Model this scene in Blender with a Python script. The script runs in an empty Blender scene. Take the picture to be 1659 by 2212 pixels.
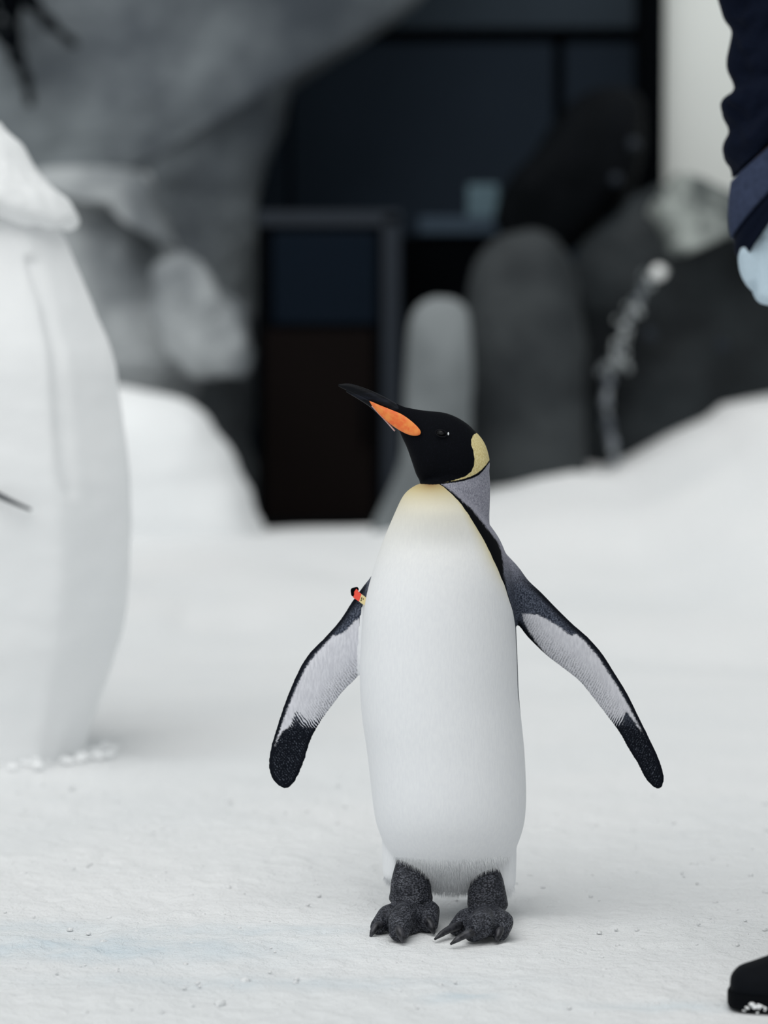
import bpy, bmesh, math, random
import numpy as np
from mathutils import Vector, Matrix, noise
random.seed(7)
rng = np.random.default_rng(7)
scene = bpy.context.scene

# ------------------------------------------------------------------ camera, sky, sun, exposure
W, H, F = 1659.0, 2212.0, 6950.0
CAM = np.array([0.0, 0.0, 1.0])
PITCH = math.atan(496.0 / F)
cam = bpy.data.cameras.new('camera'); camo = bpy.data.objects.new('camera', cam)
scene.collection.objects.link(camo); scene.camera = camo
camo.location = CAM; camo.rotation_euler = (math.pi / 2 - PITCH, 0, 0)
cam.sensor_fit = 'VERTICAL'; cam.sensor_height = 36.0; cam.lens = F / H * 36.0
cam.clip_start = 0.05; cam.clip_end = 200
cam.dof.use_dof = True; cam.dof.focus_distance = 4.93; cam.dof.aperture_fstop = 2.3

world = bpy.data.worlds.new('overcast'); scene.world = world
world.use_nodes = True
bg = world.node_tree.nodes['Background']
bg.inputs[0].default_value = (0.93, 0.985, 1.0, 1); bg.inputs[1].default_value = 0.46
sun = bpy.data.lights.new('sky_sun_offscreen', 'SUN'); sun.energy = 2.0; sun.angle = math.radians(62)
sun.color = (1.0, 1.0, 0.985)
suno = bpy.data.objects.new('sky_sun_offscreen', sun); scene.collection.objects.link(suno)
suno.rotation_euler = (math.radians(27), math.radians(-12), 0)
vs = scene.view_settings
vs.view_transform = 'Standard'; vs.look = 'None'; vs.exposure = -0.09; vs.gamma = 1.0
vs.use_curve_mapping = False

# ------------------------------------------------------------------ helpers
COL = scene.collection
CP, SP = math.cos(PITCH), math.sin(PITCH)
def ray(px, py):
    cx, cy = (px - W / 2) / F, (H / 2 - py) / F
    return np.array([cx, CP + cy * SP, cy * CP - SP])
def pt(px, py, Y):                       # point on the pixel's ray at world depth Y
    r = ray(px, py); return CAM + r * (Y / r[1])
def ground(px, py, z=0.0):
    r = ray(px, py); return CAM + r * ((z - CAM[2]) / r[2])
def project(co):                         # world -> pixel (n,2)
    d = co - CAM
    f = d[:, 1] * CP - d[:, 2] * SP; u = d[:, 1] * SP + d[:, 2] * CP
    return np.stack([W / 2 + F * d[:, 0] / f, H / 2 - F * u / f], 1)
def lin(r, g, b):
    f = lambda c: (c / 255) / 12.92 if c <= 10 else (((c / 255) + 0.055) / 1.055) ** 2.4
    return (f(r), f(g), f(b), 1.0)
def smooth(t): t = np.clip(t, 0, 1); return t * t * (3 - 2 * t)

def resample(pts, n):                    # Catmull-Rom through points, n samples evenly along it
    p = np.array(pts, float); m = len(p)
    q = np.vstack([2 * p[0] - p[1], p, 2 * p[-1] - p[-2]])
    out = []
    for i in range(m - 1):
        a, b, c, d = q[i], q[i + 1], q[i + 2], q[i + 3]
        for t in np.linspace(0, 1, 12, endpoint=False):
            out.append(0.5 * (2 * b + (c - a) * t + (2 * a - 5 * b + 4 * c - d) * t * t + (3 * b - a - 3 * c + d) * t ** 3))
    out.append(p[-1]); out = np.array(out)
    s = np.r_[0, np.cumsum(np.linalg.norm(np.diff(out, axis=0), axis=1))]
    u = np.linspace(0, s[-1], n)
    return np.stack([np.interp(u, s, out[:, k]) for k in range(out.shape[1])], 1)

class MB:                                # mesh collector
    def __init__(s): s.v = []; s.f = []
    def add(s, v, f):
        o = len(s.v); s.v += [tuple(map(float, p)) for p in v]; s.f += [tuple(i + o for i in q) for q in f]
    def loft(s, rings, closed=True, caps=True):
        k = len(rings[0]); v = [p for r in rings for p in r]; f = []
        for i in range(len(rings) - 1):
            for j in range(k if closed else k - 1):
                a, b = i * k + j, i * k + (j + 1) % k
                f.append((a, b, b + k, a + k))
        if caps and closed:
            n = len(v); v = v + [np.mean(rings[0], axis=0), np.mean(rings[-1], axis=0)]
            for j in range(k):
                f.append((n, (j + 1) % k, j)); o = (len(rings) - 1) * k
                f.append((n + 1, o + j, o + (j + 1) % k))
        s.add(v, f)
    def ball(s, c, r, rot=None, sub=2):
        v, f = ico(sub); r = np.array(r if hasattr(r, '__len__') else (r, r, r), float)
        v = v * r
        if rot is not None: v = v @ np.array(rot).T
        s.add(v + np.array(c), f)
    def chain(s, pts, rad, step=0.35, sub=2):     # spheres swept along a polyline: tapered limb
        pts = [np.array(p, float) for p in pts]
        for i in range(len(pts) - 1):
            a, b = pts[i], pts[i + 1]; ra, rb = rad[i], rad[i + 1]
            n = max(2, int(np.linalg.norm(b - a) / (min(ra, rb) * step)) + 1)
            for t in np.linspace(0, 1, n): s.ball(a + (b - a) * t, ra + (rb - ra) * t, sub=sub)
    def box(s, c, size, rot=None):
        v = np.array([(x, y, z) for x in (-.5, .5) for y in (-.5, .5) for z in (-.5, .5)]) * np.array(size)
        if rot is not None: v = v @ np.array(rot).T
        s.add(v + np.array(c), [(0, 1, 3, 2), (4, 6, 7, 5), (0, 4, 5, 1), (2, 3, 7, 6), (0, 2, 6, 4), (1, 5, 7, 3)])
    def tube(s, pts, rad, k=10):
        pts = np.array(pts, float); n = len(pts)
        rad = np.full(n, rad) if not hasattr(rad, '__len__') else np.array(rad)
        rings = []
        for i in range(n):
            t = pts[min(i + 1, n - 1)] - pts[max(i - 1, 0)]; t /= np.linalg.norm(t) + 1e-12
            a = np.cross(t, (0, 1, 0.01)); a /= np.linalg.norm(a); b = np.cross(t, a)
            rings.append([pts[i] + rad[i] * (a * math.cos(w) + b * math.sin(w)) for w in np.linspace(0, 2 * math.pi, k, endpoint=False)])
        s.loft(rings)
    def mesh(s, name):
        m = bpy.data.meshes.new(name); m.from_pydata(s.v, [], s.f); m.update(); return m
_ico = {}
def ico(sub):
    if sub not in _ico:
        bm = bmesh.new(); bmesh.ops.create_icosphere(bm, subdivisions=sub, radius=1)
        _ico[sub] = (np.array([v.co[:] for v in bm.verts]), [tuple(v.index for v in f.verts) for f in bm.faces]); bm.free()
    return _ico[sub]

def fix_normals(m):
    bm = bmesh.new(); bm.from_mesh(m); bmesh.ops.recalc_face_normals(bm, faces=bm.faces); bm.to_mesh(m); bm.free()
def obj(name, m, mat, parent=None, sm=True, bevel=0, angle=None):
    if isinstance(m, MB): m = m.mesh(name); fix_normals(m)
    o = bpy.data.objects.new(name, m); COL.objects.link(o)
    if mat: m.materials.append(mat)
    if sm: m.polygons.foreach_set('use_smooth', np.ones(len(m.polygons), bool))
    if bevel:
        b = o.modifiers.new('bevel', 'BEVEL'); b.width = bevel; b.segments = 2; b.limit_method = 'ANGLE'
    if parent is not None:
        o.parent = parent; o.matrix_parent_inverse = Matrix.Translation(-Vector(parent.location))
    return o
def tag(o, label=None, cat=None, group=None, kind=None):
    if label: o['label'] = label
    if cat: o['category'] = cat
    if group: o['group'] = group
    if kind: o['kind'] = kind
    return o
def thing(name, loc, label, cat, group=None):
    o = bpy.data.objects.new(name, None); COL.objects.link(o); o.location = Vector(loc); o.empty_display_size = 0.1
    return tag(o, label, cat, group)

def get_co(m):
    a = np.empty(len(m.vertices) * 3, np.float32); m.vertices.foreach_get('co', a); return a.reshape(-1, 3).astype(float)
def set_co(m, co): m.vertices.foreach_set('co', co.astype(np.float32).ravel()); m.update()
def get_no(m):
    a = np.empty(len(m.vertices) * 3, np.float32); m.vertices.foreach_get('normal', a); return a.reshape(-1, 3).astype(float)
def laplace(m, it, lam=0.5, w=None):
    e = np.empty(len(m.edges) * 2, np.int32); m.edges.foreach_get('vertices', e); e = e.reshape(-1, 2)
    co = get_co(m); n = len(co)
    deg = np.bincount(e.ravel(), minlength=n).astype(float)
    for _ in range(it):
        s = np.stack([np.bincount(e[:, 0], co[e[:, 1], k], n) + np.bincount(e[:, 1], co[e[:, 0], k], n) for k in range(3)], 1)
        d = s / deg[:, None] - co
        co = co + lam * d * (w[:, None] if w is not None else 1)
    set_co(m, co)
def fuse(mb, name, voxel, it=4):         # union of closed shapes into one continuous skin
    m = mb.mesh(name + '_raw'); fix_normals(m)
    o = bpy.data.objects.new(name + '_raw', m); COL.objects.link(o)
    r = o.modifiers.new('r', 'REMESH'); r.mode = 'VOXEL'; r.voxel_size = voxel; r.use_smooth_shade = True
    dg = bpy.context.evaluated_depsgraph_get()
    out = bpy.data.meshes.new_from_object(o.evaluated_get(dg)); out.name = name
    bpy.data.objects.remove(o); bpy.data.meshes.remove(m)
    if it: laplace(out, it)
    return out
def attr(m, name, val):
    a = m.attributes.new(name, 'FLOAT', 'POINT'); a.data.foreach_set('value', np.asarray(val, np.float32))
def poly_sd(p, poly):                    # signed distance, positive inside
    poly = np.array(poly, float); d = np.full(len(p), 1e9); ins = np.zeros(len(p), bool)
    for i in range(len(poly)):
        a, b = poly[i], poly[(i + 1) % len(poly)]; e = b - a; w = p - a
        t = np.clip((w @ e) / (e @ e + 1e-12), 0, 1); d = np.minimum(d, np.linalg.norm(w - t[:, None] * e, axis=1))
        c = (a[1] > p[:, 1]) != (b[1] > p[:, 1])
        with np.errstate(divide='ignore', invalid='ignore'):
            x = a[0] + (p[:, 1] - a[1]) * e[0] / (e[1] if e[1] else 1e-12)
        ins ^= c & (p[:, 0] < x)
    return np.where(ins, d, -d)
def fbm(p, octv=4): return noise.fractal(Vector(p), 1.0, 2.0, octv, noise_basis='PERLIN_ORIGINAL')

# ------------------------------------------------------------------ materials
class NT:
    def __init__(s, name):
        s.m = bpy.data.materials.new(name); s.m.use_nodes = True; s.t = s.m.node_tree; s.t.nodes.clear()
        s.out = s.n('ShaderNodeOutputMaterial'); s.b = s.n('ShaderNodeBsdfPrincipled')
        s.l(s.b.outputs[0], s.out.inputs[0])
    def n(s, k, **kw):
        x = s.t.nodes.new(k)
        for a, v in kw.items(): setattr(x, a, v)
        return x
    def l(s, a, b): s.t.links.new(a, b)
    def put(s, sock, v):
        if hasattr(v, 'is_output'): s.l(v, sock)
        else: sock.default_value = v
    def coord(s, scale=(1, 1, 1)):
        c = s.n('ShaderNodeTexCoord'); mp = s.n('ShaderNodeMapping'); s.l(c.outputs['Object'], mp.inputs[0]); mp.inputs['Scale'].default_value = scale
        return mp.outputs[0]
    def noise(s, scale, detail=4, rough=.55, vec=None, dist=0):
        x = s.n('ShaderNodeTexNoise'); x.inputs['Scale'].default_value = scale; x.inputs['Detail'].default_value = detail
        x.inputs['Roughness'].default_value = rough; x.inputs['Distortion'].default_value = dist
        s.l(vec if vec is not None else s.coord(), x.inputs['Vector']); return x.outputs[0]
    def voro(s, scale, vec=None, feature='F1'):
        x = s.n('ShaderNodeTexVoronoi', feature=feature); x.inputs['Scale'].default_value = scale
        s.l(vec if vec is not None else s.coord(), x.inputs['Vector']); return x.outputs['Distance']
    def math(s, op, a, b=None, c=None, clamp=False):
        x = s.n('ShaderNodeMath', operation=op, use_clamp=clamp); s.put(x.inputs[0], a)
        if b is not None: s.put(x.inputs[1], b)
        if c is not None: s.put(x.inputs[2], c)
        return x.outputs[0]
    def ramp(s, v, lo, hi, a=0., b=1.):
        x = s.n('ShaderNodeMapRange', interpolation_type='SMOOTHSTEP'); s.put(x.inputs['Value'], v)
        for k, q in (('From Min', lo), ('From Max', hi), ('To Min', a), ('To Max', b)): x.inputs[k].default_value = q
        return x.outputs[0]
    def mix(s, f, a, b):
        x = s.n('ShaderNodeMix', data_type='RGBA'); s.put(x.inputs[0], f); s.put(x.inputs[6], a); s.put(x.inputs[7], b); return x.outputs[2]
    def attr(s, name):
        x = s.n('ShaderNodeAttribute', attribute_name=name); return x.outputs['Fac']
    def bump(s, h, strength=.3, dist=.01, prev=None):
        x = s.n('ShaderNodeBump'); x.inputs['Strength'].default_value = strength; x.inputs['Distance'].default_value = dist
        s.put(x.inputs['Height'], h)
        if prev is not None: s.l(prev, x.inputs['Normal'])
        return x.outputs[0]
    def done(s, col, rough=.8, spec=.3, nrm=None, **kw):
        s.put(s.b.inputs['Base Color'], col); s.put(s.b.inputs['Roughness'], rough); s.b.inputs['Specular IOR Level'].default_value = spec
        if nrm is not None: s.l(nrm, s.b.inputs['Normal'])
        for k, v in kw.items(): s.b.inputs[k.replace('_', ' ')].default_value = v
        return s.m
def mottled(name, c1, c2, scale=6, rough=.85, spec=.2, bump=.4, bscale=25, bdist=.02, lo=.35, hi=.65):
    t = NT(name); f = t.ramp(t.noise(scale, 5), lo, hi)
    return t.done(t.mix(f, c1, c2), rough, spec, t.bump(t.noise(bscale, 6), bump, bdist))
def plain(name, c, rough=.6, spec=.3, var=.15, scale=40, bump=.15, bdist=.003):
    t = NT(name); n = t.noise(scale, 4)
    dk = tuple(x * (1 - var) for x in c[:3]) + (1,); lt = tuple(min(1, x * (1 + var)) for x in c[:3]) + (1,)
    return t.done(t.mix(n, dk, lt), rough, spec, t.bump(n, bump, bdist))

def snow_mat(name, c1, c2, blue=None, fine=1.0):
    t = NT(name); big = t.noise(1.3, 4); med = t.noise(28, 6, .6); fi = t.noise(170, 5, .65)
    col = t.mix(t.ramp(big, .3, .7), c1, c2)
    if blue: col = t.mix(t.ramp(t.noise(1.9, 3, vec=t.coord((.55, 1.2, 1))), .52, .72, 0, .85), col, blue)
    n1 = t.bump(med, .45 * fine, .010); n2 = t.bump(fi, .40 * fine, .004, n1)
    return t.done(col, .75, .25, n2, Subsurface_Weight=0.0)
M = {}
t = NT('snow'); big = t.noise(1.3, 4); med = t.noise(34, 6, .62); fi = t.noise(190, 5, .68)
col = t.mix(t.ramp(big, .3, .7), (.89, .905, .915, 1), (.94, .945, .95, 1))
col = t.mix(t.math('MULTIPLY', t.attr('ice'), t.ramp(t.noise(14, 5), .3, .7, .45, 1.)), col, (.72, .81, .87, 1))
M['snow'] = t.done(col, .75, .2, t.bump(fi, .6, .006, t.bump(med, .8, .014)))
M['carved'] = snow_mat('carved_snow', (.89, .905, .915, 1), (.94, .945, .95, 1), None, .35)
M['mound'] = snow_mat('old_snow', (.89, .905, .915, 1), (.94, .945, .95, 1), None, .6)
M['cap'] = snow_mat('fluffy_snow', (.86, .88, .89, 1), (.92, .93, .935, 1), None, 1.2)
M['rock_wall'] = mottled('rock_wall', lin(82, 88, 95), lin(140, 147, 151), 1.6, bump=.8, bscale=5, bdist=.06, lo=.3, hi=.7)
M['rock_grey'] = mottled('grey_rock', lin(112, 117, 121), lin(172, 176, 178), 3, bump=.6, bscale=9, bdist=.04)
M['rock_stub'] = mottled('pale_grey_rock', lin(108, 113, 115), lin(130, 135, 137), 3, bump=.4, bscale=12, bdist=.02)
M['rock_mid'] = mottled('charcoal_rock', lin(40, 44, 47), lin(62, 66, 68), 3, rough=.7, bump=.6, bscale=9, bdist=.04)
M['rock_dark'] = mottled('dark_rock', lin(24, 28, 31), lin(44, 49, 52), 3, rough=.6, bump=.8, bscale=9, bdist=.04)
M['rock_black'] = mottled('black_rock', lin(3, 6, 9), lin(13, 16, 20), 4, rough=.75, spec=.08, bump=.5, bscale=9, bdist=.03)
M['lichen'] = mottled('wet_pale_rock', lin(70, 76, 76), lin(168, 174, 170), 9, rough=.5, bump=.8, bscale=14, bdist=.05)
M['panel'] = plain('slate_panel', lin(46, 56, 68), .75, .1, .12, 3)
M['panel_top'] = plain('slate_beam', lin(64, 74, 84), .75, .1, .15, 3)
M['seam'] = plain('dark_seam', lin(6, 9, 13), .9, .03)
M['pale_wall'] = plain('pale_plaster', (.90, .92, .885, 1), .8, .2, .03, 2)
M['dark_frame'] = plain('dark_frame', lin(40, 46, 54), .5, .2)
M['brown'] = plain('dark_brown_panel', lin(17, 12, 11), .7, .06)
M['blue_panel'] = plain('dark_blue_panel', lin(7, 19, 31), .5, .08)
M['black'] = plain('matt_black', lin(4, 6, 9), .9, .03)
M['bluegrey'] = plain('blue_grey_plastic', lin(58, 72, 86), .5, .2)
M['bluepale'] = plain('pale_blue_reflection', lin(96, 118, 128), .5, .2)
M['shade_canopy'] = plain('shade_canopy_grey', lin(70, 74, 78), .9, .1)
M['water'] = mottled('icy_water', lin(120, 126, 130), lin(200, 206, 206), 14, rough=.25, spec=.5, bump=.5, bscale=30)
M['stream'] = mottled('dark_ice', lin(84, 90, 100), lin(150, 156, 164), 14, rough=.3, spec=.4, bump=.5, bscale=30)
M['bead'] = plain('sparkle_white', (.93, .94, .93, 1), .3, .5, .02)
M['branch'] = plain('dark_branch', lin(8, 12, 17), .9, .05)
# ------------------------------------------------------------------ the setting
CREST_Y = 11.3
crest = np.array([(-2600, 1120), (-300, 1150), (560, 1160), (800, 1165), (960, 1130), (1060, 1082), (1110, 1070), (1170, 1052), (1240, 1040), (1330, 1046),
                  (1370, 1028), (1400, 1010), (1480, 960), (1560, 920), (1590, 890), (1659, 876), (2200, 800), (3600, 760)], float)
cx = np.array([pt(a, b, CREST_Y)[0] for a, b in crest]); cz = np.array([pt(a, b, CREST_Y)[2] for a, b in crest])
def floor_h(x, y):
    z = np.interp(x, cx, cz) * smooth((y - 8.6) / (CREST_Y - 8.6))
    return z
def build_floor():
    def axis(lo, hi, a, b, fine, grow=1.12, mx=.16):
        mid = list(np.arange(a, b, fine)); s = fine; up = [b]
        while up[-1] < hi: s = min(s * grow, mx); up.append(up[-1] + s)
        s = fine; dn = [a]
        while dn[-1] > lo: s = min(s * grow, mx); dn.append(dn[-1] - s)
        return np.array(dn[:0:-1] + mid + up)
    xs = axis(-7, 7, -.78, .78, .0085); ys = axis(.6, 14, 4.28, 5.9, .0095)
    X, Y = np.meshgrid(xs, ys); Z = floor_h(X, Y)
    fl = X.shape; x, y, z = X.ravel(), Y.ravel(), Z.ravel()
    for i in range(len(x)):
        d = 0
        far = y[i] > 7
        d += .016 * fbm((x[i] * .9, y[i] * .9, 3.1), 3) * (1 + 2.2 * smooth((y[i] - 7.5) / 3))
        if abs(x[i]) < 1.6 and y[i] < 7.5:
            d += .0065 * fbm((x[i] * 9, y[i] * 7, .4), 4)
            r = noise.voronoi((x[i] * 34, y[i] * 26, 1.0))[0]
            d += .0055 * max(0., fbm((x[i] * 22, y[i] * 17, 5.5), 4) - .05)
            d -= .0022 * max(0., .28 - r[0]) * 3
        k = math.exp(-(((x[i] - .09) / .17) ** 2 + ((y[i] - 4.93) / .15) ** 2) * 1.2) + math.exp(-(((x[i] - .66) / .25) ** 2 + ((y[i] - 4.45) / .25) ** 2))
        k = min(1, k); d = d * (1 - .9 * k) - .001 * k
        z[i] += d
    # trampled rim of snow beside the foot
    g = ground(1150, 1990)
    z += .011 * np.exp(-(((x - g[0]) / .05) ** 2 + ((y - g[1]) / .07) ** 2))
    ny, nx = fl
    idx = np.arange(nx * ny).reshape(ny, nx)
    q = np.stack([idx[:-1, :-1], idx[:-1, 1:], idx[1:, 1:], idx[1:, :-1]], -1).reshape(-1, 4)
    ice = np.zeros(len(x))
    for a, b, rx, ry, k in ((200, 2050, .30, .10, 1.), (520, 2010, .22, .05, .6), (985, 2155, .05, .03, .9), (600, 2120, .3, .06, .5), (1500, 2170, .16, .03, .5), (60, 2000, .12, .06, .6)):
        g = ground(a, b); ice = np.maximum(ice, k * np.exp(-((x - g[0]) / rx) ** 2 - ((y - g[1]) / ry) ** 2))
    for a, b, rx, ry, dp in ((310, 1150, .10, .28, .05), (405, 1352, .05, .12, .035), (520, 1362, .09, .10, .03), (1480, 1425, .32, .14, .035), (1180, 1480, .25, .12, .02), (330, 1612, .20, .06, .012), (1200, 1240, .3, .2, .03), (700, 1420, .2, .2, .02)):
        g = ground(a, b); z -= dp * np.exp(-((x - g[0]) / rx) ** 2 - ((y - g[1]) / ry) ** 2)
    m = bpy.data.meshes.new('floor'); m.from_pydata(np.stack([x, y, z], 1).tolist(), [], q.tolist()); m.update()
    attr(m, 'ice', ice)
    return tag(obj('floor', m, M['snow']), 'white trodden snow floor rising into a bank at the back', kind='structure')
build_floor()

mb = MB()                                # loose crumbs of snow
for _ in range(520):
    y = rng.uniform(4.35, 6.6); x = rng.uniform(-.13, .13) * y
    if (abs(x - .09) < .16 and abs(y - 4.92) < .14) or x > .40 and y < 4.75: continue
    r = rng.uniform(.0015, .0042) * (1 + (rng.random() < .06) * .8)
    mb.ball((x, y, .016 * fbm((x * .9, y * .9, 3.1), 3) + r * .15), (r * 1.3, r * 1.3, r * .8), sub=1)
tag(obj('snow_crumbs', mb, M['snow']), 'small loose crumbs of snow scattered over the floor', 'snow', kind='stuff')

# back wall with slate panels, right pale wall, unseen canopy added overhead for shade
WY = 13.3
mb = MB(); mb.box((0, WY + .15, 1.5), (14.4, .2, 3.8)); tag(obj('wall_back', mb, M['seam'], sm=False), 'dark back wall faced with slate coloured panels', kind='structure')
wall_back = bpy.data.objects['wall_back']
def rect_box(x0, y0, x1, y1, Y, th, mat, name, parent=None, bevel=.006):
    a, b = pt(x0, y1, Y), pt(x1, y0, Y); mb = MB()
    mb.box(((a[0] + b[0]) / 2, Y + th / 2, (a[2] + b[2]) / 2), (b[0] - a[0], th, b[2] - a[2]))
    return obj(name, mb, mat, parent, sm=False, bevel=bevel)
for x0, x1 in ((-2500, -1810), (-1800, -1110), (-1100, -410), (-400, 190), (200, 620), (632, 1196), (1216, 1400)):
    rect_box(x0, 92, x1, 1180, WY, .05, M['panel'], 'panel', wall_back)
for x0, x1 in ((-2500, -1460), (-1450, -410), (-400, 620), (632, 1400)):
    rect_box(x0, -700, x1, 60, WY - .03, .08, M['panel_top'], 'panel', wall_back)
pale = MB(); a = pt(1432, 0, 12.7)
pale.box((a[0] + 2.6, 12.78, 1.6), (5.2, .16, 3.7)); tag(obj('wall_right', pale, M['pale_wall'], sm=False), 'smooth pale plaster wall behind the dark rocks', kind='structure')
mb = MB(); mb.box((a[0] - .05, 12.74, 1.6), (.10, .26, 3.7)); tag(obj('trim_1', mb, M['black'], sm=False, bevel=.01), 'narrow dark post edging the pale wall', kind='structure')
mb = MB(); mb.box((-.20, 12.55, 3.02), (1.35, 1.8, .14)); tag(obj('shade_canopy', mb, M['shade_canopy'], sm=False), 'unseen grey canopy added to shade the back of the enclosure', kind='structure')

def rock(name, outline, Y, depth, mat, label=None, cat='rock', group=None, rough=.03, n=72, layers=9, seed=0, parent=None, fr=3.0, front=1.0):
    o = resample(list(outline) + [outline[0]], n + 1)[:-1]
    w = np.array([pt(a, b, Y) for a, b in o]); c = w.mean(0)
    c[2] = (w[:, 2].min() + w[:, 2].max()) / 2; c[0] = (w[:, 0].min() + w[:, 0].max()) / 2
    rings = []
    for th in np.linspace(-math.pi / 2 + .12, math.pi / 2 - .12, layers * 2 + 1):
        s = math.cos(th) ** .55; r = c + (w - c) * s; r[:, 1] = Y + depth * math.sin(th)
        rings.append(r)
    q = []
    for r in rings:
        rr = []
        for p in r:
            e = p - c; e = e / (np.linalg.norm(e) + 1e-9)
            rr.append(p + e * rough * fbm((p[0] * fr + seed, p[1] * fr, p[2] * fr), 4))
        q.append(np.array(rr))
    mb = MB(); mb.loft(q)
    ob = obj(name, mb, mat, parent)
    if label: tag(ob, label, cat, group)
    return ob
# ------------------------------------------------------------------ background things
rock('rock_outcrop', [(-700, -380), (300, -430), (900, -240), (930, -40), (840, 50), (720, 80), (660, 150), (620, 230), (600, 320), (560, 420), (545, 560), (540, 760), (545, 950), (540, 1190), (0, 1300), (-700, 1300)],
     12.75, .38, M['rock_wall'], 'tall mottled grey artificial rock face behind the snow figure', rough=.10, seed=4, n=110, layers=12, fr=2.4)
rock('boulder', [(-260, 420), (-200, 372), (0, 362), (130, 360), (240, 362), (305, 372), (330, 400), (350, 470), (385, 535), (430, 572), (465, 625), (500, 670), (530, 730), (548, 785), (535, 815), (470, 812), (430, 830), (400, 900), (300, 1000), (100, 1150), (-200, 1150)],
     11.95, .24, M['rock_grey'], 'grey boulder with a flat pale ledge on top behind the snow figure', rough=.05, seed=9, n=110, layers=10, fr=6)
rock('snow_mound', [(-250, 900), (100, 840), (240, 836), (340, 850), (420, 882), (478, 940), (535, 1040), (560, 1110), (575, 1180), (500, 1230), (100, 1260), (-250, 1260)],
     11.35, .30, M['mound'], 'rounded snow mound at the foot of the grey boulder', 'snow mound', rough=.04, seed=2, n=90)
rock('standing_stone', [(872, 900), (876, 780), (884, 700), (905, 662), (945, 648), (990, 655), (1014, 690), (1020, 780), (1020, 900), (1018, 1050), (1010, 1190), (820, 1200), (800, 1150), (840, 1060), (862, 1000)],
     11.32, .09, M['rock_stub'], 'upright pale grey stone with a rounded top beside the dark cabinet', 'stone', rough=.02, seed=6, n=80)
rock('boulder', [(1000, 700), (1010, 610), (1050, 545), (1100, 508), (1160, 502), (1205, 530), (1240, 590), (1262, 700), (1270, 850), (1262, 1000), (1250, 1140), (1010, 1160), (1002, 960)],
     11.65, .18, M['rock_mid'], 'rounded charcoal boulder beside the pale standing stone', rough=.04, seed=12, n=80)
rock('boulder', [(1215, 620), (1260, 520), (1330, 455), (1400, 400), (1440, 382), (1520, 400), (1600, 445), (1700, 480), (1900, 500), (2300, 620), (2300, 1150), (1700, 1190), (1240, 1180), (1225, 900)],
     12.12, .26, M['rock_dark'], 'broad dark wet boulder under the pale wall with a trickle down it', rough=.06, seed=20, n=110, layers=10)
rock('boulder', [(1440, 392), (1470, 372), (1530, 395), (1600, 430), (1700, 470), (1900, 510), (1850, 540), (1650, 515), (1560, 515), (1500, 540), (1455, 555), (1425, 530), (1420, 470)],
     11.72, .14, M['lichen'], 'light grey broken rock crest on top of the dark wet boulder', rough=.05, seed=31, n=80, fr=9)
rock('boulder', [(1065, 480), (1085, 410), (1150, 330), (1200, 262), (1250, 205), (1310, 178), (1362, 190), (1390, 240), (1392, 330), (1372, 420), (1300, 480), (1240, 535), (1190, 560), (1110, 540)],
     12.24, .15, M['rock_black'], 'black leaning boulder in front of the slate panels', rough=.03, seed=40, n=80)

bl = bpy.data.objects['boulder']
rock('ledge', [(60, 392), (90, 366), (180, 360), (250, 361), (300, 369), (330, 398), (352, 466), (386, 532), (372, 540), (338, 486), (314, 418), (288, 396), (180, 396), (90, 402)], 11.74, .10, M['rock_grey'], parent=bl, rough=.01, seed=3, n=80, layers=5)
rock('rock', [(322, 640), (335, 570), (385, 540), (440, 572), (476, 632), (508, 680), (536, 735), (552, 788), (530, 824), (470, 820), (400, 812), (360, 760), (330, 700)], 11.58, .10, M['rock_grey'], 'lumpy pale grey rock jutting out above the rounded snow mound', rough=.03, seed=17, n=80, fr=8)
# dark cabinet with a blue upper panel
cy = 12.0
cab = thing('cabinet', (pt(690, 1150, cy)[0], cy, pt(690, 1158, cy)[2]), 'tall dark cabinet with brown lower door and dark blue upper panel', 'cabinet')
rect_box(556, 478, 828, 1152, cy, .45, M['black'], 'body', cab)
rect_box(572, 712, 806, 1140, cy - .02, .03, M['brown'], 'door', cab)
rect_box(590, 500, 812, 700, cy - .02, .03, M['blue_panel'], 'upper_panel', cab)
rect_box(556, 456, 866, 488, cy - .03, .48, M['dark_frame'], 'top_rail', cab)
rect_box(826, 462, 864, 1090, cy - .03, .06, M['dark_frame'], 'post', cab)
rect_box(470, 1136, 812, 1164, cy - .34, .5, M['black'], 'base_plate', cab)
hb = MB(); hb.tube([pt(786, 850, cy - .05), pt(786, 960, cy - .05)], .009); obj('handle', hb, M['black'], cab)
cr = thing('crate', (pt(1000, 510, 12.5)[0], 12.5, pt(1000, 510, 12.5)[2]), 'blue grey plastic crate with a block for its pale reflection beside the black boulder', 'crate')
rect_box(905, 468, 1092, 506, 12.45, .4, M['bluegrey'], 'rim', cr)
rect_box(1010, 398, 1076, 470, 12.5, .06, M['bluepale'], 'reflection_block', cr)  # pale block stands in for a reflection
rect_box(868, 508, 1090, 1120, 12.47, .4, M['black'], 'body', cr)

# dark branches hanging over the rock face
br = thing('hanging_branch', pt(30, -140, 12.2), 'dark branch hanging down in front of the grey rock face', 'branch')
def spray(name, pts, r):
    mb = MB(); p = resample([pt(a, b, 12.2 + .04 * i) for i, (a, b) in enumerate(pts)], 14); mb.tube(p, np.linspace(r, r * .35, 14) * (1 + .3 * np.sin(np.arange(14) * 1.7))); obj(name, mb, M['branch'], br)
spray('stem', [(-60, -160), (0, -60), (24, 20), (28, 110)], .07)
spray('twig', [(24, -60), (80, 20), (125, 66), (165, 98)], .036)
spray('twig', [(10, 70), (40, 130), (58, 180), (66, 228)], .034)
spray('twig', [(-40, 0), (-10, 60), (10, 90)], .05)

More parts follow.
